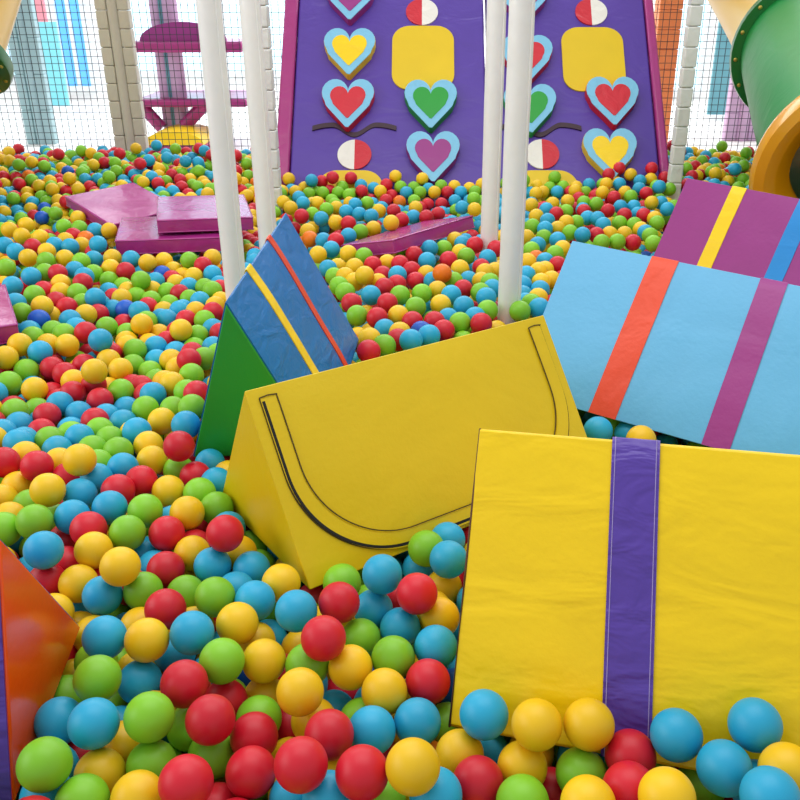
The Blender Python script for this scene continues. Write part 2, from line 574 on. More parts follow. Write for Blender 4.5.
def ramp(label, x0, x1, items, border):
    cx = (x0 + x1) / 2
    t = thing('climbing_ramp', label, 'climbing ramp', (cx, Y0, S), (SLOPE, 0, 0))
    hw = (x1 - x0) / 2
    bm = bmesh.new()
    V = [(a, b, c) for c in (-0.12, 0) for b in (-0.19, 2.6) for a in (-hw, hw)]
    puff_faces(bm, V, BF, 0.10, 0.004, 0.006, x0)
    bevel(mesh_obj('padded_board', bm, V_PANEL, t, 50), 0.012, 3, 40)
    for side in border:
        bm = bmesh.new()
        s = -hw - 0.005 if side < 0 else hw + 0.005
        add_box(bm, s - 0.085 if side < 0 else s, s if side < 0 else s + 0.055, -0.19, 2.6, -0.14, 0.015)
        bevel(mesh_obj('side_bolster', bm, V_MAG, t), 0.015, 3)
    for it in items:
        k, x, s = it[0], it[1] - cx, it[2]
        if k == 'heart':
            m = it[3]
            bm = bmesh.new()
            slab(bm, heart_pts(0.315, 0.34), 0.003, 0.056, x, s)
            body = bevel(mesh_obj('heart_hold', bm, m, t, 30), 0.006, 2, 50)
            bm = bmesh.new()
            slab(bm, heart_pts(0.312, 0.337), 0.054, 0.061, x, s)
            bevel(mesh_obj('heart_border', bm, V_SKY, body, 30), 0.002, 2, 50)
            bm = bmesh.new()
            slab(bm, heart_pts(0.212, 0.222), 0.058, 0.0635, x, s + 0.004)
            bevel(mesh_obj('heart_face', bm, m, body, 30), 0.002, 2, 50)
        elif k == 'disc':
            for sgn, m in ((-1, it[3]), (1, it[4])):
                bm = bmesh.new()
                P = [(sgn * 0.1 * math.sin(PI * i / 20), 0.1 * math.cos(PI * i / 20)) for i in range(21)]
                slab(bm, P, 0.004, 0.0125, x, s)
                mesh_obj('half_disc', bm, m, t, 30)
        elif k == 'plate':
            bm = bmesh.new()
            slab(bm, rounded_rect(0.38, it[3], 0.11), 0.004, 0.0125, x, s)
            mesh_obj('cut_out_plate', bm, V_YELF, t, 30)
        elif k == 'wave':
            bm = bmesh.new()
            P = []
            for i in range(33):
                q = i / 32
                xx = -0.25 + 0.5 * q
                ax = abs(xx)
                yy = -0.034 * math.cos(PI * ax / 0.13) if ax < 0.13 else 0.034 * (1 - 0.7 * ((ax - 0.13) / 0.12) ** 2)
                P.append((xx, yy))
            up = [(a, b + 0.016) for a, b in P]
            dn = [(a, b - 0.016) for a, b in reversed(P)]
            slab(bm, up + dn, 0.004, 0.0125, x, s)
            mesh_obj('wave_strip', bm, V_BROWN, t, 30)
    return t


ramp('violet climbing ramp whose hearts are yellow, red, green and pink', -0.79, 0.365, [
    ('heart', -0.465, 1.300, V_PLUM), ('heart', -0.46, 0.897, V_YEL), ('heart', -0.46, 0.525, V_RED),
    ('heart', 0.034, 0.521, V_GREEN), ('heart', 0.047, 0.160, V_PLUM),
    ('disc', -0.415, 0.203, V_WHITE, V_RED), ('disc', -0.019, 1.231, V_RED, V_WHITE),
    ('plate', -0.012, 0.889, 0.47), ('plate', -0.435, -0.040, 0.27), ('wave', -0.42, 0.372)], (-1,))
ramp('violet climbing ramp half hidden by two poles, with a low yellow heart', 0.385, 1.372, [
    ('heart', 0.615, 1.290, V_PLUM), ('heart', 0.62, 0.846, V_RED), ('heart', 0.625, 0.490, V_GREEN),
    ('heart', 1.12, 0.542, V_RED), ('heart', 1.082, 0.180, V_YEL),
    ('disc', 0.69, 0.206, V_WHITE, V_RED), ('disc', 1.038, 1.231, V_RED, V_WHITE),
    ('plate', 1.03, 0.878, 0.47), ('plate', 0.70, -0.040, 0.27), ('wave', 0.68, 0.372)], (1,))


# ------------------------------------------------------------------ posts wrapped in pads, nets, hall
def block_post(x, y, label, material, r=0.05, z1=2.4, bh=0.085, lean=0.0):
    """A post wrapped in a string of square foam pads."""
    t = thing('block_padded_post', label, 'post', (x, y, 0), (0, lean, 0))
    bm = bmesh.new()
    add_tube(bm, [(0, 0, 0), (0, 0, z1)], r * 0.7, 12)
    mesh_obj('post', bm, material, t)
    bm = bmesh.new()
    for i in range(int(z1 / bh)):
        add_box(bm, -r, r, -r, r, i * bh + 0.001, (i + 1) * bh - 0.001)
    bevel(mesh_obj('pad_tiles', bm, material, t), 0.007, 3)
    pl = [(np.array(n, float), float(np.dot(n, (x, y, 0))) + r) for n in ((1, 0, 0), (-1, 0, 0), (0, 1, 0), (0, -1, 0))]
    SOLIDS.append(('block_post', pl))
    return t


block_post(1.392, 4.92, 'white block-padded post beside the ramp with the low yellow heart', V_PAD, 0.034, 2.4, 0.10)
block_post(-0.83, 4.80, 'white block-padded post beside the ramp, partly behind a round pole', V_PAD, 0.042, 2.4, 0.10)


def triple_post(x, y, label, material, w=0.085, z1=2.6, bh=0.12, mid=0.038):
    """Two strings of pads with a smooth tube between them."""
    t = thing('padded_column', label, 'column', (x, y, 0))
    bm = bmesh.new()
    add_tube(bm, [(0, -0.01, 0), (0, -0.01, z1)], mid, 16)
    mesh_obj('tube', bm, material, t)
    for s in (-1, 1):
        bm = bmesh.new()
        for i in range(int(z1 / bh)):
            add_box(bm, s * (w / 2 + mid * 0.96) - w / 2, s * (w / 2 + mid * 0.96) + w / 2, -w / 2, w / 2, i * bh + 0.001, (i + 1) * bh - 0.001)
        bevel(mesh_obj('pad_tiles', bm, material, t), 0.008, 3)
    return t


triple_post(at_y(123, 80, 6.35).x, 6.35, 'greige padded column with a smooth tube between two strings of pads', V_BEIGE, 0.074, 2.6, 0.115, 0.038)
triple_post(at_y(39, 120, 8.2).x, 8.2, 'grey teal padded column behind the net', V_TEAL, 0.085, 3.0, 0.30, 0.045)
block_post(at_y(663, 60, 8.3).x, 8.3, 'orange padded post behind the net beside the ramp', V_ORPAD, 0.10, 3.0, 0.16)
triple_post(at_y(744, 110, 8.4).x, 8.4, 'lilac padded column behind the net near the green tube slide', V_LILAC, 0.10, 3.0, 0.25, 0.06)

# pit surround
PX0, PX1, PY0, PY1 = -3.3, 3.3, 0.48, 6.1
bm = bmesh.new()
add_box(bm, PX0, PX1, PY0, PY1, 0.0, 0.02)
structure(mesh_obj('floor_pit', bm, PITFLOOR, None, 0))
for nm, b in (('trim_1', (PX0 - 0.16, PX1 + 0.16, PY1, PY1 + 0.16)), ('trim_2', (PX0 - 0.16, PX0, PY0 - 0.16, PY1)), ('trim_3', (PX1, PX1 + 0.16, PY0 - 0.16, PY1)),
              ('trim_4', (PX0, PX1, PY0 - 0.16, PY0))):
    bm = bmesh.new()
    add_box(bm, b[0], b[1], b[2], b[3], 0.0, S + 0.005)
    o = structure(mesh_obj(nm, bm, V_RIM))
    bevel(o, 0.03, 4)
bm = bmesh.new()
add_box(bm, -14, 14, -3, 14, -0.1, 0.0)
structure(mesh_obj('floor', bm, FLOORM, None, 0))


def net(label, x0, x1, y, z0, z1, cell=0.046, r=0.0018, sag=0.0):
    bm = bmesh.new()
    nx, nz = int((x1 - x0) / cell), int((z1 - z0) / cell)
    for i in range(nx + 1):
        x = x0 + (x1 - x0) * i / nx
        add_box(bm, x - r, x + r, y - r, y + r, z0, z1)
    for j in range(nz + 1):
        z = z0 + (z1 - z0) * j / nz
        add_box(bm, x0, x1, y - r * 0.8, y + r * 0.8, z - r, z + r)
    o = mesh_obj('safety_net', bm, NETM, None, 0)
    return tag(o, label, 'net')


net('dark safety net hung between the greige padded column and the green slide flange', -4.3, -2.05, 6.52, 0.01, 2.3)
net('dark safety net in front of the magenta tower, ending at the violet ramp', -2.0, -0.86, 6.52, 0.01, 2.3)
net('dark safety net between the violet ramp and the large green tube slide', 1.46, 3.3, 6.56, 0.01, 1.6)

# back wall of the hall with bright windows
YB = 11.6
bm = bmesh.new()
add_box(bm, -14, 14, YB, YB + 0.2, 0, 4.2)
structure(mesh_obj('wall_back', bm, WALLM, None, 0))


def window(n, px0, px1, z0, z1, glass):
    x0, x1 = at_y(px0, 50, YB).x, at_y(px1, 50, YB).x
    bm = bmesh.new()
    w = 0.06
    add_box(bm, x0, x1, YB - 0.05, YB, z0, z0 + w)
    add_box(bm, x0, x1, YB - 0.05, YB, z1 - w, z1)
    add_box(bm, x0, x0 + w, YB - 0.05, YB, z0 + w, z1 - w)
    add_box(bm, x1 - w, x1, YB - 0.05, YB, z0 + w, z1 - w)
    add_box(bm, (x0 + x1) / 2 - w / 3, (x0 + x1) / 2 + w / 3, YB - 0.045, YB - 0.001, z0 + w, z1 - w)
    fr = structure(mesh_obj('window_%d' % n, bm, FRAMEM))
    bm = bmesh.new()
    add_box(bm, x0 + w, x1 - w, YB - 0.012, YB - 0.004, z0 + w, z1 - w)
    structure(mesh_obj('window_pane', bm, glass, fr, 0))


window(1, -60, 22, 0.25, 3.4, SKYGLASS)
window(2, 58, 92, 0.12, 3.4, BLUEGLASS)
window(3, 128, 216, 0.3, 3.4, SKYGLASS)
window(4, 224, 300, 0.3, 3.4, SKYGLASS)
window(5, 664, 706, 0.1, 3.4, SKYGLASS)


def hall_panel(px0, px1, y, z0, z1, material, label, cat='banner'):
    x0, x1 = at_y(px0, 60, y).x, at_y(px1, 60, y).x
    t = thing('hall_banner', label, cat, ((x0 + x1) / 2, y, z0))
    hw = (x1 - x0) / 2
    bm = bmesh.new()
    add_box(bm, -hw, hw, -0.02, 0.02, 0.06, z1 - z0)
    mesh_obj('board', bm, material, t, 0)
    bm = bmesh.new()
    add_box(bm, -hw * 0.9, hw * 0.9, -0.12, 0.12, 0.0, 0.06)
    mesh_obj('base', bm, FRAMEM, t, 0)
    return t


hall_panel(44, 62, 10.6, 0.0, 0.95, CYANW, 'cyan upright board standing in the bright hall behind the net')
hall_panel(36, 54, 11.0, 0.0, 1.30, PINKW, 'pink upright board behind the cyan board in the hall')
hall_panel(714, 732, 9.8, 0.0, 1.9, TEALW, 'teal upright board in the hall near the green tube slide')


# tower with magenta platforms behind the net
def tower():
    y = 7.9
    xa, xb = at_y(134, 70, y).x, at_y(246, 70, y).x
    z = lambda py: at_y(180, py, y).z
    t = thing('play_tower', 'magenta platform tower with a lilac post behind the net', 'play tower', ((xa + xb) / 2, y, 0))
    ox = (xa + xb) / 2
    bm = bmesh.new()
    for dx, r in ((at_y(160, 70, y).x - ox, 0.055), (at_y(173, 70, y).x - ox, 0.07)):
        add_tube(bm, [(dx, 0.1, 0), (dx, 0.1, 2.8)], r, 14)
    mesh_obj('post', bm, V_LILAC, t)
    bm = bmesh.new()
    add_tube(bm, [(at_y(166, 70, y).x - ox, 0.06, 0.0), (at_y(166, 70, y).x - ox, 0.06, 2.8)], 0.02, 10)
    mesh_obj('pipe', bm, TEALW, t)
    for py0, py1, dep in ((41, 52, 0.5), (98, 106, 0.7)):
        bm = bmesh.new()
        z0, z1 = z(py1), z(py0)
        add_box(bm, xa - ox, xb - ox, -0.1, dep, z0, z1)
        bevel(mesh_obj('platform', bm, V_MAG, t), 0.02, 3)
        bm = bmesh.new()
        q = [(0.36 * math.cos(PI * i / 16), 0.15 * math.sin(PI * i / 16)) for i in range(17)]
        vs = []
        for yy in (-0.06, 0.0):
            vs.append([bm.verts.new((a - 0.02, yy, z1 + b)) for a, b in q])
        bm.faces.new(vs[0])
        bm.faces.new(list(reversed(vs[1])))
        for i in range(16):
            bm.faces.new((vs[0][i], vs[0][i + 1], vs[1][i + 1], vs[1][i]))
        if py0 < 60:
            mesh_obj('arch_guard', bm, V_PLUM, t)
        else:
            bm.free()
    for a, b in (((142, 106), (162, 128)), ((205, 104), (184, 126))):
        bm = bmesh.new()
        p0, p1 = at_y(a[0], a[1], y), at_y(b[0], b[1], y)
        add_tube(bm, [(p0.x - ox, 0, p0.z), (p1.x - ox, 0, p1.z)], 0.055, 10)
        mesh_obj('brace', bm, V_MAG, t)
    bm = bmesh.new()
    P = []
    x0, x1 = at_y(147, 140, 7.6).x - ox, at_y(207, 140, 7.6).x - ox
    for i in range(15):
        a = PI * i / 14
        P.append(((x0 + x1) / 2 - (x1 - x0) / 2 * math.cos(a), 0.11 * math.sin(a)))
    vs = [[bm.verts.new((a, yy, b + 0.10)) for a, b in P] for yy in (-0.42, 0.1)]
    bm.faces.new(vs[0])
    bm.faces.new(list(reversed(vs[1])))
    for i in range(14):
        bm.faces.new((vs[0][i], vs[0][i + 1], vs[1][i + 1], vs[1][i]))
    bm.faces.new((vs[0][0], vs[1][0], vs[1][14], vs[0][14]))
    mesh_obj('entry_hump', bm, V_YEL, t)
    bm = bmesh.new()
    add_box(bm, x0 - 0.05, x1 + 0.05, -0.40, 0.1, 0.0, 0.098)
    bevel(mesh_obj('entry_step', bm, V_MAG, t), 0.015, 3)


tower()


# ------------------------------------------------------------------ tube slides
def ring_frame(d):
    d = Vector(d).normalized()
    a = d.cross(Vector((0, 0, 1)))
    a.normalize()
    return d, a, d.cross(a)


def lathe_along(bm, p0, d, prof, n=48):
    """prof: (distance along d, radius) pairs."""
    d, a, b = ring_frame(d)
    rows = []
    for s, r in prof:
        rows.append([bm.verts.new(Vector(p0) + d * s + (a * math.cos(2 * PI * k / n) + b * math.sin(2 * PI * k / n)) * r) for k in range(n)])
    for A, B in zip(rows, rows[1:]):
        for k in range(n):
            bm.faces.new((A[k], A[(k + 1) % n], B[(k + 1) % n], B[k]))


def slide(label, rim_c, mouth_c, up_dir, r=0.37, lip=True, up_len=1.6):
    t = thing('tube_slide', label, 'slide', tuple(mouth_c))
    off = Vector(mouth_c)
    dq, aq, bq = (Vector(mouth_c) - Vector(rim_c)).normalized(), None, None
    aq = dq.cross(Vector((0, 0, 1))).normalized()
    bq = dq.cross(aq)
    pl = [(np.array(dq), float(dq.dot(Vector(mouth_c))) + 0.09), (-np.array(dq), float(-dq.dot(Vector(rim_c))) + 0.05)]
    for k in range(14):
        nv = aq * math.cos(2 * PI * k / 14) + bq * math.sin(2 * PI * k / 14)
        pl.append((np.array(nv), float(nv.dot(Vector(mouth_c))) + r + 0.085))
    SOLIDS.append(('tube_slide', pl))
    rc = Vector(rim_c) - off
    d = (Vector(mouth_c) - Vector(rim_c))
    Ld = d.length
    bm = bmesh.new()
    lathe_along(bm, rc, d, [(0.0, r), (Ld * 0.5, r * 1.01), (Ld - 0.05, r), (Ld - 0.05, r - 0.02), (0.0, r - 0.02)])
    mesh_obj('lower_tube', bm, GREEN_PL, t)
    bm = bmesh.new()
    lathe_along(bm, rc, d, [(-0.035, r - 0.02), (-0.035, r + 0.055), (0.0, r + 0.062), (0.03, r + 0.055), (0.035, r + 0.001)])
    fl = mesh_obj('flange', bm, DKGREEN_PL, t)
    dd, a, b = ring_frame(d)
    for k in range(16):
        ang = 2 * PI * k / 16 + 0.1
        c = rc + (a * math.cos(ang) + b * math.sin(ang)) * (r + 0.030) + dd * 0.031
        bm = bmesh.new()
        lathe_along(bm, c, dd, [(0, 0.012), (0.006, 0.011), (0.009, 0.006), (0.0095, 0.0001)], 10)
        mesh_obj('bolt', bm, BRASS, fl)
    if lip:
        bm = bmesh.new()
        lathe_along(bm, rc, d, [(Ld - 0.12, r + 0.005), (Ld - 0.10, r + 0.05), (Ld - 0.04, r + 0.075), (Ld + 0.02, r + 0.085), (Ld + 0.06, r + 0.07), (Ld + 0.075, r + 0.03),
                                (Ld + 0.06, r - 0.01), (Ld + 0.03, r - 0.03), (Ld - 0.04, r - 0.09), (Ld - 0.12, r - 0.1), (Ld - 0.12, r + 0.005)])
        mesh_obj('mouth_ring', bm, YEL_PL, t)
        bm = bmesh.new()
        lathe_along(bm, rc, d, [(Ld - 0.11, r - 0.05), (Ld * 0.3, r - 0.05)])
        mesh_obj('inner_tube', bm, DKGREEN_PL, t)
    bm = bmesh.new()
    u = Vector(up_dir).normalized()
    pts = []
    n0 = -dd
    for i in range(16):
        q = i / 15
        dirq = n0.lerp(u, min(1, q * 1.6)).normalized()
        pts.append((pts[-1] if pts else rc - dd * 0.03) + dirq * (up_len / 15 if i else 0))
    add_tube(bm, pts, r - 0.01, 40, cap=False)
    mesh_obj('upper_tube', bm, CREAM_PL, t)
    return t


SLIDE_RIM, SLIDE_MOUTH = at_y(807, 52, 5.5), at_y(859, 174, 3.86)
slide('green tube slide with an amber mouth ring above the plum wedge', SLIDE_RIM, SLIDE_MOUTH, (-0.55, 0.5, 0.9))
lr = at_y(-69, 47, 4.9)
slide('green and pale yellow tube slide just peeking in beside the net', lr, lr + Vector((-0.16, -0.62, -0.78)), (0.25, 0.5, 0.85), 0.34)

# ------------------------------------------------------------------ light
W = bpy.data.worlds.new('daylight')
SC.world = W
W.use_nodes = True
bg = W.node_tree.nodes['Background']
bg.inputs['Color'].default_value = (0.93, 0.97, 1.0, 1)
bg.inputs['Strength'].default_value = 0.62


def area(name, loc, target, sx, sy, power, col=(1, 1, 1)):
    l = bpy.data.lights.new(name, 'AREA')
    l.shape = 'RECTANGLE'
    l.size, l.size_y = sx, sy
    l.energy = power
    l.color = col
    o = bpy.data.objects.new(name, l)
    C.objects.link(o)
    o.location = loc
    o.rotation_euler = (Vector(target) - Vector(loc)).to_track_quat('-Z', 'Y').to_euler()
    return o


area('ceiling_light', (0.0, 2.6, 4.2), (0.0, 2.6, 0), 4.0, 3.5, 110, (1.0, 0.98, 0.95))
area('hall_fill_light', (0, 9.4, 4.6), (0, 9.4, 0), 12, 3.5, 650, (0.97, 0.99, 1.0))  # added overhead fill to bleach the hall floor; no real skylight up there
area('hall_window_light', (-5.0, 1.2, 2.7), (0.3, 1.8, 0.3), 5.0, 2.6, 105, (1.0, 0.99, 0.97))

SC.view_settings.view_transform = 'Standard'
SC.view_settings.look = 'None'
SC.view_settings.gamma = 1.0
SC.view_settings.use_curve_mapping = False
SC.view_settings.exposure = 0.06
SC.cycles.use_denoising = True
SC.cycles.max_bounces = 8

import itertools

# ------------------------------------------------------------------ the balls
# where the photograph shows each ball: crop origin x, y, scale, then x,y,colour in crop pixels
TRACE = [
 (0, 350, 3.2, (345, 599), '''125,10b 175,60r 105,85y 30,30y 185,95r 245,40g 302,70y 352,35y 425,50g 505,35b 605,35r 650,30g 440,5g 565,10b 20,95r 45,130y
 105,120b 160,138r 215,110b 252,138y 345,125y 425,112r 480,70g 497,98g 550,110y 610,82g 490,145b 598,135g 630,140r 45,185r 95,168b 128,190g 190,160r 195,205y 250,208b
 310,178b 340,210b 383,158g 405,190b 463,188g 555,190g 518,228y 400,232b 595,240b 435,265b 615,185g 10,265b 60,245b 130,230b 135,262r 160,290g 230,255b 258,282b 318,258g
 350,285g 472,305y 60,300b 185,320b 80,338y 190,360y 255,352y! 300,318g 378,325g 490,352y 573,308r! 315,365g 570,385g 672,365b 625,405r 690,425b 15,362r 120,375r 215,410r
 310,412b 392,378b 452,420r 378,450r 540,452y 640,460g 692,508g 57,438y 153,448y! 255,465b 5,480y 352,505b 465,515g 600,525y 30,540y 95,500g 110,550g 232,535b 10,575g
 288,580r 408,585g 535,590r 640,562R 720,587r! 613,652y 140,642b! 45,620B 300,645y 385,693y! 210,690R 210,610R 150,745R 255,748y 465,655B 530,705r 680,690b 595,755Y 330,790b
 455,775g 690,790g 545,800r'''),
 (0, 550, 3.2, (599, 830), '''250,210B 360,210G 335,280b 470,290y 520,350Y 530,190r 685,165g 615,265b! 710,355g! 590,428r! 375,360G 312,412g! 450,425B 215,470G 478,538g! 300,555b! 190,550B
 673,543r! 735,480G 585,605B 400,625Y 145,688g! 325,715y 485,690G 255,660R 595,745r! 690,700Y 265,805g 440,795y 150,790b 770,600r 760,235y'''),
 (200, 450, 3.2, (540, 668), '''165,310G 125,330Y 165,385b 260,427y 115,450b 175,485b 235,510G 130,550y 308,515b! 455,425G 445,488r! 583,398b! 725,315g 705,375B 795,290b 795,350b 695,460r! 555,510B 620,480R
 780,440Y 765,535Y 515,605G 395,603r! 315,640Y 640,570b 755,630b 618,665g 215,610B 205,680y 345,690G 480,695y 45,485g'''),
 (200, 600, 2.667, (668, 840), '''608,218r 170,165y 295,185g 380,255R 490,248y 267,245y! 175,265y 80,270G 140,370r 245,345R 345,360r 458,348b 578,325b 660,335G 770,400B 695,420y 568,445y! 270,440r! 430,463r! 145,465r 50,450Y
 340,530b 250,525b 480,535g 630,520b 620,500Y 740,490r 755,310b'''),
 (500, 600, 2.667, (700, 840), '''98,333y 237,333y! 15,395G 150,410G 60,445y 215,463g 348,415r 470,360b! 680,333b! 598,448b 765,457y 345,505r 505,490R 445,525y! 135,515R 60,540g 235,545y 630,520R 685,500b 720,525b'''),
 (0, 150, 3.2, (212, 350), '''205,245g 255,250g 305,258b 250,218y 350,258y 375,228Y 85,240y 30,255y 70,275y 130,280y 15,305b 50,325b 105,310r 175,305b 225,310b 210,290y 235,275r 275,285o 262,305y 314,302b! 300,330r 360,345y 90,345y
 150,325y 148,355g 208,347y 260,357g 300,350b 420,350b 355,378y 402,388r 473,362y 525,355y 555,385y 605,355g 650,370r 680,345y 680,398b 520,398d 450,420g! 350,418g 145,392g 185,395r 195,428y 100,405b 270,405b 240,385b 300,395g
 20,377g 40,435b 140,450r 110,465g 195,455y 265,425r 248,458g 395,440g 500,422b 550,415r 585,405y 620,405y 605,440b 655,440g 680,450g 705,445r 490,450y 537,455g 575,465r 440,470g 485,490g 306,474b! 350,455b 390,475y 365,475r 605,480g
 585,510b 640,485b 690,500y 680,520r 180,485r 215,503r 135,500y! 70,522g 50,490b 125,545d 95,580b 160,530y 265,490g 275,530y 315,525r 365,512b 403,515d 445,517b 475,505r 525,520y 540,545b 515,540b 595,545r 650,550g 225,545b 245,570b
 170,580g 275,585r 205,590g 345,570g 400,560r 455,565y! 395,595y 410,615y 510,590y 475,620y 580,585y! 635,595g 680,575b 530,615r 620,635g 570,640b 15,600b 105,600g 65,625y 125,650b 155,625y 215,625y 325,615b 278,640g 340,640y'''),
 (200, 150, 3.2, (200, 352), '''352,285o 345,260y 395,290b 435,290r 435,232y 388,220b 325,212r 360,205g 475,235r 468,197b 437,185y 497,175b 510,205b 513,262g 475,275b 420,318b 378,335y 475,332y 555,252y 548,212b 535,170g 573,195y 612,235y! 620,195r
 645,225r 683,215b 725,215r 690,185y 762,205r 290,185y 375,170y 330,170b 405,190g 525,340g 410,380b 440,375y 495,375y 465,405y 430,405g 553,368r 600,362y 527,402y! 585,400r 632,400b 640,365r 685,335r 735,315b 780,315g 727,355b 795,352r
 775,395o! 725,398y 677,385r 495,422y 445,435g 465,455g 570,425y 590,440r 547,465b 630,430r 690,420r 745,420b 790,410b 640,465g 600,490r 485,490r 503,530g 567,537r 710,460g 690,503g 770,495y 760,450y 635,530y 592,575b 680,550r 640,585y
 543,605y 540,645r 635,610r 590,628g 750,550r 708,582d 675,610b 733,595b 780,578r 795,540b'''),
 (400, 130, 4.0, (198, 352), '''295,275g 248,310b 298,318y 220,440y 250,455b 300,460r 265,505g 240,490y 190,520r 240,555y 350,512b 383,475r 325,550r 340,570y 380,565y 360,610g 325,605y 275,600b 215,605g 252,637r 370,635b 322,650g
 345,670b 205,660b 255,705b 350,722g 430,722g 300,750b 240,772g 325,775r 480,725g 500,690b 525,695g 555,675y 555,715b 490,620b 505,580b 495,660b 560,640b 565,610y 555,565y 580,560y 605,600y 630,540r 620,495g 580,525b 545,515o 510,527y
 525,480g 550,460b 575,430g 505,430y 650,475y 630,440b 530,385g 580,395b 630,395y 665,370y 680,410g 730,420b 785,420r 750,352b 735,325r 705,370g 735,290g 665,325g 625,335r 585,318b 590,362b 545,345y 525,300y 610,295y 670,285y 785,295g 790,355b'''),
 (550, 170, 3.2, (170, 260), '''180,45y 222,45b 258,15y 168,72y 205,88r 240,72y 258,85g 285,60b 308,75r 322,30y 225,118b 268,118b 185,130r 238,145r 222,170g 170,175b 280,140b 325,105y 355,105b 382,62g 375,125b 300,145r 335,155y 342,170g 270,175g 290,190y
 190,205y 238,205y 215,230g 265,232r 320,210g 305,200b 330,235g 165,232g'''),
 (0, 0, 1.0, (380, 460), '''598,431b 628,434b 641,440y 612,426g'''),
]
COLS = 'rybgod'
CNAME = {'r': 'red', 'y': 'yellow', 'b': 'light blue', 'g': 'lime green', 'o': 'orange', 'd': 'dark blue'}


def surf(y, x=0.0):
    """Height of the pile's top layer: trodden down near the camera, banked up towards the far edge."""
    a = np.clip((y - 1.0) / 1.5, 0, 1)
    b = np.clip((y - 4.4) / 0.9, 0, 1)
    side = np.clip((np.abs(x - 0.27) - 0.9) / 0.5, 0, 1)
    return S - 0.016 * (1 - a * a * (3 - 2 * a)) + (0.05 + 0.10 * side) * b * b * (3 - 2 * b)


def on_pile(px, py):
    p = at_z(px, py, S)
    for _ in range(12):
        p = at_z(px, py, float(surf(p.y)))
    return p


def np_proj(X):
    z = X[:, 2] - CAM_Z
    d = X[:, 1] * CP - z * SP
    return np.stack([CXP + FPX * X[:, 0] / d, CYP + FPX * (-z * CP - X[:, 1] * SP) / d, d], 1)


def solid_dist(X, pl):
    D = np.stack([X @ n - d for n, d in pl], 1)
    k = D.argmax(1)
    return D[np.arange(len(X)), k], k


def np_pairs(X, rad):
    cell = rad
    lo = X.min(0) - cell
    G = np.floor((X - lo) / cell).astype(np.int64)
    n = G.max(0) + 3
    key = (G[:, 0] * n[1] + G[:, 1]) * n[2] + G[:, 2]
    order = np.argsort(key, kind='stable')
    ks = key[order]
    I, J = [], []
    ids = np.arange(len(X))
    for dx in (-1, 0, 1):
        for dy in (-1, 0, 1):
            for dz in (-1, 0, 1):
                kk = key + (dx * n[1] + dy) * n[2] + dz
                a = np.searchsorted(ks, kk, 'left')
                b = np.searchsorted(ks, kk, 'right')
                for q in range(int((b - a).max()) if len(a) else 0):
                    ok = a + q < b
                    i = ids[ok]
                    j = order[(a + q)[ok]]
                    m = i < j
                    I.append(i[m])
                    J.append(j[m])
    I, J = np.concatenate(I), np.concatenate(J)
    ok = ((X[I] - X[J]) ** 2).sum(1) < rad * rad
    return I[ok], J[ok]


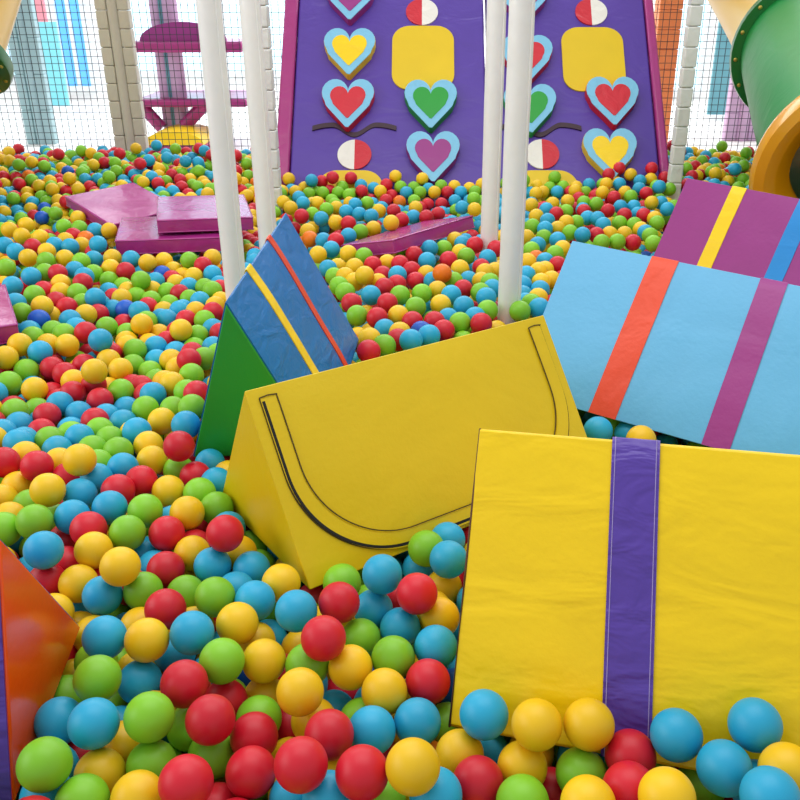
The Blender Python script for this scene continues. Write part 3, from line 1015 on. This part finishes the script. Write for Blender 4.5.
def build_balls():
    rng = np.random.default_rng(20)
    # traced balls lie on the pile where the photograph shows them
    P, K, DP, FR, seen = [], [], [], [], []
    for (ox, oy, sc, (ya, yb), txt) in TRACE:
        for w in txt.split():
            front = w[-1] == '!'          # lies on top of its neighbours
            w = w.rstrip('!')
            c = w[-1]
            a, b = w[:-1].split(',')
            px, py = ox + float(a) / sc, oy + float(b) / sc
            if not (ya <= py < yb):
                continue
            dia = 2 * R * FPX * max(0.1, (SP + (py - CYP) / FPX * CP)) / 1.03
            if any(abs(px - q[0]) < dia * 0.22 and abs(py - q[1]) < dia * 0.22 for q in seen):
                continue
            seen.append((px, py))
            deep = c.isupper()          # lies under the edge of a block
            p = on_pile(px, py)
            if deep:
                p = at_z(px, py, float(surf(p.y)) - 0.04)
            if front:
                p = at_z(px, py, float(surf(p.y)) + 0.03)
            P.append(p)
            DP.append(deep)
            FR.append(front)
            K.append(COLS.index(c.lower()))
    T = np.array(P)
    nT = len(T)
    DP = np.array(DP)
    cam_p = np.array([0, 0, CAM_Z])
    DR = T - cam_p
    DR /= np.linalg.norm(DR, axis=1)[:, None]

    # balls that overlap in the picture lie behind one another: open them up along their lines of sight
    dep = np.linalg.norm(T - cam_p, axis=1)
    home = dep.copy()
    sgn = np.where(DP, 0.04, 0.0) - np.where(FR, 0.04, 0.0)
    for it in range(120):
        X = cam_p + DR * dep[:, None]
        I, J = np_pairs(X, 2 * R * 1.5)
        side = X[I] - X[J]
        al = (side * DR[I]).sum(1)
        lat2 = (side * side).sum(1) - al * al
        need = np.sqrt(np.maximum(0, (2 * R) ** 2 - lat2))
        key = home + sgn
        s_ = np.where(key[I] > key[J], 1.0, -1.0)
        gap = need - s_ * al
        m = (gap > 0) & (lat2 < (2 * R) ** 2)
        g = np.clip(gap[m], 0, 0.02) * 0.25 * s_[m]
        far_i = s_[m] > 0           # the one behind gives way, sinking into the pile
        dep += np.bincount(I[m], g * np.where(far_i, 1.7, 0.3), nT) - np.bincount(J[m], g * np.where(far_i, 0.3, 1.7), nT)
        dep += np.clip(home - dep, -0.002, 0.002) * 0.5
        dep = np.clip(dep, home - 0.05, home + 0.22)
    T = cam_p + DR * dep[:, None]

    # the rest of the pile: hexagonal layers, then settled
    pitch = 2 * R * 1.03
    fill, lim = [], []
    for li, z in enumerate((S, S - 0.066, S - 0.132)):
        ny = int((PY1 - PY0) / (pitch * 0.866))
        for j in range(ny):
            y = PY0 + 0.06 + j * pitch * 0.866
            if y > PY1 - 0.06 or (li == 2 and y > 3.6):
                continue
            half = min(PX1 - 0.07, 0.56 * y + 1.05)
            x = -half + (j % 2) * pitch / 2 + li * pitch / 3
            while x < half:
                jit = 0.016 if li == 0 else 0.008
                fill.append((x + rng.normal() * jit, y + li * pitch / 3 + rng.normal() * jit, float(surf(y, x)) - S + z + (rng.normal() * 0.016 if li == 0 else 0)))
                lim.append(li)
                x += pitch
    Fp, lim = np.array(fill), np.array(lim)
    Fp[:, 1] = np.minimum(Fp[:, 1], PY1 - 0.05)
    q = np_proj(Fp)
    traced_zone = (q[:, 0] > -12) & (q[:, 0] < 812) & (q[:, 1] > 208) & (q[:, 1] < 806)
    # keep clear of the traced ones
    d2 = np.full(len(Fp), 9.0)
    for i in range(0, nT, 60):
        dd = ((Fp[:, None, :2] - T[None, i:i + 60, :2]) ** 2).sum(2).min(1)
        d2 = np.minimum(d2, dd)
    keep = ~((lim == 0) & traced_zone & (d2 < (1.75 * R) ** 2))
    # a few extra balls lying on top of the far pile
    Fp, lim, traced_zone = Fp[keep], lim[keep], traced_zone[keep]
    far = np.nonzero((lim == 0) & ~traced_zone)[0]
    ex = rng.choice(far, len(far) // 9, replace=False)
    E_ = Fp[ex] + np.array([0.03, 0.02, 0.055])
    Fp = np.concatenate([Fp, E_])
    lim = np.concatenate([lim, np.zeros(len(E_), int)])
    traced_zone = np.concatenate([traced_zone, np.zeros(len(E_), bool)])
    inside = np.zeros(len(Fp), bool)
    q = np_proj(Fp)
    pocket = (q[:, 0] > 560) & (q[:, 0] < 830) & (q[:, 1] > 385) & (q[:, 1] < 470)
    inside |= pocket & (lim == 0)
    sol = list(SOLIDS)
    ny_, nz_ = -math.sin(SLOPE), math.cos(SLOPE)
    for x0, x1 in ((-0.88, 0.375), (0.375, 1.44)):
        nn = np.array([0, ny_, nz_])
        d0 = float(nn @ np.array([0, Y0, S])) + 0.016
        sol.append(('ramp', [(nn, d0), (-nn, -d0 + 0.16), (np.array([-1., 0, 0]), -x0), (np.array([1., 0, 0]), x1)]))
    for nm, pl in sol:
        d, k = solid_dist(Fp, pl)
        inside |= d < R * 0.25
    Fp, lim, traced_zone = Fp[~inside], lim[~inside], traced_zone[~inside]
    X = np.concatenate([T, Fp])
    n = len(X)
    K = np.concatenate([np.array(K), rng.choice(6, len(Fp), p=(0.215, 0.27, 0.245, 0.25, 0.012, 0.008))])
    tr = np.arange(n) < nT
    zone = np.concatenate([np.zeros(nT, bool), traced_zone])
    lay = np.concatenate([np.zeros(nT, int), lim])
    pk = np.concatenate([np.zeros(nT, bool), pocket[~inside]])
    top = np.where(zone, np.where(lay == 0, -0.035, -0.055), np.where(lay == 0, 0.075, -0.05))
    top = np.where(pk, -0.09, top)
    wgt = np.where(tr, 0.5, 1.0)
    ITER = 220
    for it in range(ITER):
        if it % 4 == 0:
            I, J = np_pairs(X, 2 * R * 1.18)
        if it < 110:
            X[nT:, 2] -= 0.0012
        D = X[I] - X[J]
        L = np.sqrt((D * D).sum(1)) + 1e-9
        pen = np.maximum(0, 2 * R * 1.002 - L)
        m = pen > 0
        i, j, D, L, pen = I[m], J[m], D[m], L[m], pen[m]
        wi, wj = wgt[i], wgt[j]
        g = D / L[:, None] * (pen / (wi + wj))[:, None] * 0.9
        mv = np.zeros_like(X)
        cnt = np.zeros(n)
        for ax in range(3):
            mv[:, ax] = np.bincount(i, g[:, ax] * wi, n) - np.bincount(j, g[:, ax] * wj, n)
        cnt = np.bincount(i, None, n) + np.bincount(j, None, n)
        X += mv / np.maximum(1, cnt * 0.45)[:, None]
        for nm, pl in sol:
            # traced balls come out of a block towards the camera, along their line of sight
            V = X[:nT] - cam_p
            t = np.sqrt((V * V).sum(1))
            dr = V / t[:, None]
            t0, t1 = np.full(nT, -1e9), np.full(nT, 1e9)
            for nn, dd in pl:
                den = dr @ nn
                num = dd + R - float(nn @ cam_p)
                tt = num / np.where(np.abs(den) < 1e-9, 1e-9, den)
                t0 = np.where(den < 0, np.maximum(t0, tt), t0)
                t1 = np.where(den > 0, np.minimum(t1, tt), t1)
            ins = (t0 < t1) & (t > t0) & (t < t1) & ~DP & (nm == 'foam_wedge_front')
            X[:nT][ins] = cam_p + dr[ins] * np.maximum(t0[ins], t[ins] - 0.02)[:, None]
            d, k = solid_dist(X, pl)
            if nm == 'foam_wedge_front':
                d[:nT][~DP] = 9.0
            h = np.nonzero(d < R)[0]
            if len(h):
                N = np.array([p[0] for p in pl])[k[h]]
                X[h] += N * (R - d[h])[:, None]
        # traced balls keep to their line of sight
        if it < ITER - 12:
            V = X[:nT] - cam_p
            t = (V * DR).sum(1)
            side = V - DR * t[:, None]
            X[:nT] -= side * 0.7
        X[:, 2] = np.clip(X[:, 2], R + 0.02, None)
        X[nT:, 2] = np.minimum(X[nT:, 2], (top + surf(X[:, 1], X[:, 0]))[nT:])
        X[:nT, 2] = np.clip(X[:nT, 2], surf(X[:nT, 1]) - 0.13, surf(X[:nT, 1]) + 0.10)
        X[:, 0] = np.clip(X[:, 0], PX0 + R, PX1 - R)
        X[:, 1] = np.clip(X[:, 1], PY0 + R, PY1 - R)
    # whatever could not be freed is taken out
    bad = np.zeros(n, bool)
    for nm, pl in sol:
        d, k = solid_dist(X, pl)
        bad |= d < R * 0.86
    bad[:nT] = False
    q = np_proj(X)
    ms = id_raster(X[:0], [x for x in sol if x[0] == 'foam_mat'], 4.0, True)
    for i in range(nT, n):
        if 0 <= q[i, 0] < 800 and 0 <= q[i, 1] < 800 and X[i, 2] > surf(X[i, 1], X[i, 0]) - 0.06:
            z = ms[int(q[i, 1] / 4), int(q[i, 0] / 4)]
            if z < 1e8 and z > q[i, 2] - 0.02:
                bad[i] = True
    I, J = np_pairs(X, 2 * R)
    L = np.sqrt(((X[I] - X[J]) ** 2).sum(1))
    deep = L < 2 * R * 0.90
    for i, j in zip(I[deep], J[deep]):
        if not bad[i] and not bad[j] and j >= nT:
            bad[j] = True
    print('balls', n, 'traced', nT, 'removed', int(bad.sum()), 'left overlaps', int((L < 2 * R * 0.97).sum()), 'traced deep', int((deep & (I < nT) & (J < nT)).sum()))
    q = np_proj(X[:nT])
    q0 = np_proj(T)
    print('trace shift px mean/max', np.abs(q - q0)[:, :2].mean(), np.abs(q - q0)[:, :2].max())
    return X[~bad], K[~bad], int((~bad[:nT]).sum()), sol


def id_raster(X, sol, g=2.0, depth=False):
    """Which ball shows at each cell of an 800/g grid (-1: none), with the blocks and poles in front."""
    N = int(800 / g)
    px = (np.arange(N) + 0.5) * g
    U, V = np.meshgrid((px - CXP) / FPX, (px - CYP) / FPX)
    D = np.stack([U, CP - V * SP, -SP - V * CP], 2)
    zb = np.full((N, N), 1e9)
    ids = np.full((N, N), -1, int)
    o = np.array([0, 0, CAM_Z])
    for nm, pl in sol:
        t0 = np.full((N, N), 0.01)
        t1 = np.full((N, N), 1e9)
        for nn, d in pl:
            den = D @ nn
            num = d - float(nn @ o)
            t = num / np.where(np.abs(den) < 1e-9, 1e-9, den)
            t0 = np.where(den < 0, np.maximum(t0, t), t0)
            t1 = np.where(den > 0, np.minimum(t1, t), t1)
        hit = (t0 < t1) & (t0 < zb)
        zb[hit] = t0[hit]
    if depth:
        return zb
    q = np_proj(X)
    for i in np.nonzero((q[:, 0] > -40) & (q[:, 0] < 840) & (q[:, 1] > 80) & (q[:, 1] < 850))[0]:
        r = R * FPX / q[i, 2]
        a0, a1 = max(0, int((q[i, 0] - r * 1.25) / g)), min(N, int((q[i, 0] + r * 1.25) / g) + 2)
        b0, b1 = max(0, int((q[i, 1] - r * 1.25) / g)), min(N, int((q[i, 1] + r * 1.25) / g) + 2)
        if a0 >= a1 or b0 >= b1:
            continue
        d = D[b0:b1, a0:a1]
        oc = o - X[i]
        A = (d * d).sum(2)
        B = d @ oc
        disc = B * B - A * (float(oc @ oc) - R * R)
        t = (-B - np.sqrt(np.maximum(disc, 0))) / A
        z = zb[b0:b1, a0:a1]
        hit = (disc > 0) & (t < z)
        z[hit] = t[hit]
        ids[b0:b1, a0:a1][hit] = i
    return ids


def ball_material(code):
    spec = {'r': '#CE1A2E', 'y': '#EEC019', 'b': '#26A6CF', 'g': '#82C42A', 'o': '#F0780E', 'd': '#1659BE'}[code]
    m = mat(CNAME[code].replace(' ', '_') + '_ball_plastic', spec, 0.42, 0.4, 0.0)
    nt = m.node_tree
    b = nt.nodes['Principled BSDF']
    at = nt.nodes.new('ShaderNodeAttribute')
    at.attribute_name = 'tone'
    hs = nt.nodes.new('ShaderNodeHueSaturation')
    hs.inputs['Color'].default_value = lin(spec)
    mr = nt.nodes.new('ShaderNodeMapRange')
    mr.inputs['To Min'].default_value = 0.90
    mr.inputs['To Max'].default_value = 1.08
    nt.links.new(at.outputs['Fac'], mr.inputs['Value'])
    nt.links.new(mr.outputs['Result'], hs.inputs['Value'])
    nt.links.new(hs.outputs['Color'], b.inputs['Base Color'])
    return m


BM = [ball_material(c) for c in COLS]


def ico(sub):
    bm = bmesh.new()
    bmesh.ops.create_icosphere(bm, subdivisions=sub, radius=R)
    v = np.array([x.co[:] for x in bm.verts])
    f = np.array([[x.index for x in t.verts] for t in bm.faces])
    bm.free()
    return v, f


def ball_mesh(code, tone, seam):
    """One pit ball: a hollow plastic ball with a faint moulding seam and a small gate mark."""
    bm = bmesh.new()
    bmesh.ops.create_uvsphere(bm, u_segments=40, v_segments=26, radius=R)
    for v in bm.verts:
        c = v.co.normalized()
        k = 1 + 0.0016 * math.exp(-(c.z / 0.05) ** 2) - 0.010 * math.exp(-((1 - c.x) / 0.006) ** 2) + 0.004 * noise.noise(c * 1.7 + Vector((seam, 0, 0)))
        v.co = c * (R * 0.998 * k)
    me = bpy.data.meshes.new('ball')
    bm.to_mesh(me)
    bm.free()
    me.materials.append(BM[code])
    for p in me.polygons:
        p.use_smooth = True
    at = me.attributes.new('tone', 'FLOAT', 'POINT')
    at.data.foreach_set('value', np.full(len(me.vertices), tone, dtype=np.float32))
    return me


BX, BK, BT, BSOL = build_balls()
IDS = id_raster(BX, BSOL)
cnt_vis = np.bincount(IDS[IDS >= 0], minlength=len(BX))
order = np.argsort(-cnt_vis, kind='stable')
SINGLE = sorted(order[:300].tolist(), key=lambda i: -cnt_vis[i])
print('visible balls', int((cnt_vis > 0).sum()), 'smallest single', cnt_vis[SINGLE[-1]], 'px cells')

# --- labels: each of the 300 is named by its colour and the landmark it lies nearest to
ROT = np.random.default_rng(5)
BQ = np_proj(BX)
MARKS = [
    ("the orange wedge's tip", 84, 634), ("the orange wedge's foot", 30, 790), ("the orange wedge's slanted edge", 44, 582),
    ("the zipped yellow wedge's front corner", 311, 590), ("the zipped yellow wedge's rear corner", 221, 500),
    ("the green wedge end's foot", 193, 458), ("the green wedge end's slanted edge", 208, 385), ("the green wedge end's top", 222, 310),
    ("the striped yellow wedge's bottom corner", 450, 728), ("the striped yellow wedge's side edge", 464, 590), ("the violet stripe's foot", 627, 742),
    ("the curved zip's lowest point", 360, 552), ("the cut-off magenta mat's corner", 17, 335),
    ("the foot of the pole beside stacked mats", 232, 300), ("the foot of the whitest pole", 508, 306), ("the foot of the greyer pole", 490, 248),
    ("the zipped wedge's corner by the blue wedge", 545, 316), ("the royal blue wedge's far foot", 362, 344),
    ("the sky blue wedge's outer corner", 572, 240), ("the orange stripe's foot", 606, 422), ("the slanting mat's sunken tip", 357, 248),
    ("the lower stacked mat's front corner", 116, 252), ("the picture's bottom edge under the stripe", 627, 800),
    ("the picture's bottom corner by the striped wedge", 800, 800), ("the middle of the picture's bottom edge", 400, 800),
    ("the dark blue ball below the stacked mats", 126, 311), ("the dark blue ball above the zipped wedge", 421, 332),
    ("the zipped wedge's long top edge", 395, 352), ("the slanting mat's raised end", 474, 222), ("the sky blue wedge's side edge", 558, 272),
    ("the striped wedge's top corner", 480, 427), ("the picture's bottom edge below the zipped wedge", 290, 800), ("the picture's bottom corner by the orange wedge", 0, 800),
    ("the picture's edge above the orange wedge", 0, 470), ("the picture's edge below the cut-off mat", 0, 400),
]
ORD = ['nearest', 'second nearest', 'third nearest', 'fourth nearest', 'fifth nearest', 'sixth nearest', 'seventh nearest', 'eighth nearest', 'ninth nearest', 'tenth nearest']
WORD = {'front': '%s in front', 'behind': '%s behind', 'west': '%s to its left', 'east': '%s to its right'}
SHORT = ['red', 'yellow', 'blue', 'green', 'orange', 'dark blue']


def ball_labels():
    """Colour and nearness to a landmark; else the landmark and the colours of the balls around it; else the named ball beside it."""
    vis = np.nonzero(cnt_vis >= 8)[0]
    rank = {}
    D = np.stack([np.hypot(BQ[:, 0] - m[1], BQ[:, 1] - m[2]) for m in MARKS], 1)
    near = D.argmin(1)
    for mi in range(len(MARKS)):
        for c in range(6):
            ids = vis[BK[vis] == c]
            for r_, i in enumerate(ids[np.argsort(D[ids, mi], kind='stable')][:10]):
                rank.setdefault(int(i), []).append((r_, round(float(D[i, mi])), mi))

    def neigh(i):
        d = BQ[vis, :2] - BQ[i, :2]
        rr = np.hypot(d[:, 0], d[:, 1])
        out, best = {}, {}
        for j in np.nonzero((rr > 0) & (rr < R * FPX / BQ[i, 2] * 2.7))[0]:
            a = math.degrees(math.atan2(-d[j, 1], d[j, 0])) % 360
            k = 'behind' if 50 < a < 130 else 'front' if 230 < a < 310 else 'east' if (a < 40 or a > 320) else 'west' if 140 < a < 220 else None
            if k and rr[j] < best.get(k, 1e9):
                best[k], out[k] = rr[j], int(vis[j])
        return out

    NB = {int(i): neigh(int(i)) for i in vis}
    lab, used = {}, set()
    stat = [0] * 5

    def put(i, t, s):
        lab[i] = t
        used.add(t)
        stat[s] += 1

    todo = []
    for i in SINGLE:
        r_, _d, m = min(rank.get(i, [(99, 0, 0)]))
        if r_ <= 2:
            put(i, '%s %s ball to %s' % (ORD[r_], SHORT[BK[i]], MARKS[m][0]), 0)
        else:
            todo.append(i)
    for i in todo:
        col, nb = SHORT[BK[i]], NB[i]
        me = {k: int(BK[j]) for k, j in nb.items()}
        ks = [k for k in ('front', 'behind', 'west', 'east') if k in nb]
        done = False
        for m in np.argsort(D[i], kind='stable')[:5]:
            rivals = [int(j) for j in vis if j != i and BK[j] == BK[i] and D[j, m] < D[i, m] + 40]
            for nq in (1, 2, 3, 4):
                for kk in itertools.combinations(ks, nq):
                    if all(any(k not in NB[j] or BK[NB[j][k]] != me[k] for k in kk) for j in rivals):
                        t = '%s ball near %s with %s' % (col, MARKS[m][0], ', '.join(WORD[k] % SHORT[me[k]] for k in kk))
                        if len(t.replace('-', ' ').replace("'s", '').split()) <= 16 and t not in used:
                            put(i, t, 1)
                            done = True
                            break
                if done:
                    break
            if done:
                break
        if done:
            continue
        r_, _d, m = min(rank.get(i, [(99, 0, 0)]))
        if r_ < 10:
            put(i, '%s %s ball to %s' % (ORD[r_], col, MARKS[m][0]), 2)
            continue
        for k, w in (('front', 'right behind'), ('behind', 'right in front of'), ('west', 'just right of'), ('east', 'just left of')):
            j = nb.get(k)
            if j in lab and ' with ' not in lab[j]:
                t = '%s ball %s the %s' % (col, w, lab[j])
                if len(t.split()) <= 16 and t not in used:
                    put(i, t, 3)
                    break
        else:
            ids = [int(j) for j in vis if BK[j] == BK[i] and abs(BQ[j, 1] - BQ[i, 1]) < 30]
            ids.sort(key=lambda j: BQ[j, 0])
            n_ = ids.index(i) + 1
            t = '%s ball, %d%s from the left among the %s balls level with it' % (col, n_, {1: 'st', 2: 'nd', 3: 'rd'}.get(n_ % 10 if n_ // 10 != 1 else 0, 'th'), col)
            put(i, t if t not in used else '%s ball near %s, %d from the left in its row' % (col, MARKS[near[i]][0], n_), 4)
            print('unresolved label', lab[i])
    print('label kinds', stat)
    return lab


LAB = ball_labels()
tones = ROT.random(len(BX))
LIB = {(c, t): ball_mesh(c, 0.12 + 0.25 * t, t * 3.1 + c) for c in range(6) for t in range(4)}
for i in SINGLE:
    code = int(BK[i])
    o = bpy.data.objects.new('ball', LIB[(code, int(tones[i] * 3.999))])
    C.objects.link(o)
    o.location = BX[i].tolist()
    o.rotation_euler = (ROT.random() * 6, ROT.random() * 6, ROT.random() * 6)
    tag(o, LAB[i], 'ball', 'loose plastic balls filling the pit')

# --- every ball beyond the 300 that show largest
rest = np.setdiff1d(np.arange(len(BX)), np.array(SINGLE))
VV, FF, MI, TT = [], [], [], []
base = 0
seen_px = np.where(cnt_vis[rest] > 0, R * FPX / BQ[rest, 2] * 2, 0)
for sub, sel in ((3, rest[seen_px > 15]), (2, rest[seen_px <= 15])):
    v, f = ico(sub)
    nv = len(v)
    a = (BX[sel][:, None, :] + v[None]).reshape(-1, 3)
    b = (f[None] + (np.arange(len(sel)) * nv)[:, None, None]).reshape(-1, 3) + base
    VV.append(a)
    FF.append(b)
    MI.append(np.repeat(BK[sel], len(f)))
    TT.append(np.repeat(tones[sel], nv))
    base += len(a)
VV, FF, MI, TT = np.concatenate(VV), np.concatenate(FF), np.concatenate(MI), np.concatenate(TT)
me = bpy.data.meshes.new('ball_pit_fill')
me.vertices.add(len(VV))
me.vertices.foreach_set('co', VV.astype(np.float32).ravel())
me.loops.add(len(FF) * 3)
me.loops.foreach_set('vertex_index', FF.astype(np.int32).ravel())
me.polygons.add(len(FF))
me.polygons.foreach_set('loop_start', (np.arange(len(FF)) * 3).astype(np.int32))
me.polygons.foreach_set('material_index', MI.astype(np.int32))
me.polygons.foreach_set('use_smooth', np.ones(len(FF), dtype=bool))
for m in BM:
    me.materials.append(m)
me.update(calc_edges=True)
at = me.attributes.new('tone', 'FLOAT', 'POINT')
at.data.foreach_set('value', TT.astype(np.float32))
fill_o = bpy.data.objects.new('ball_pit_fill', me)
C.objects.link(fill_o)
tag(fill_o, 'thousands of red, yellow, blue and green plastic balls filling the pit further back', 'balls')
fill_o['kind'] = 'stuff'
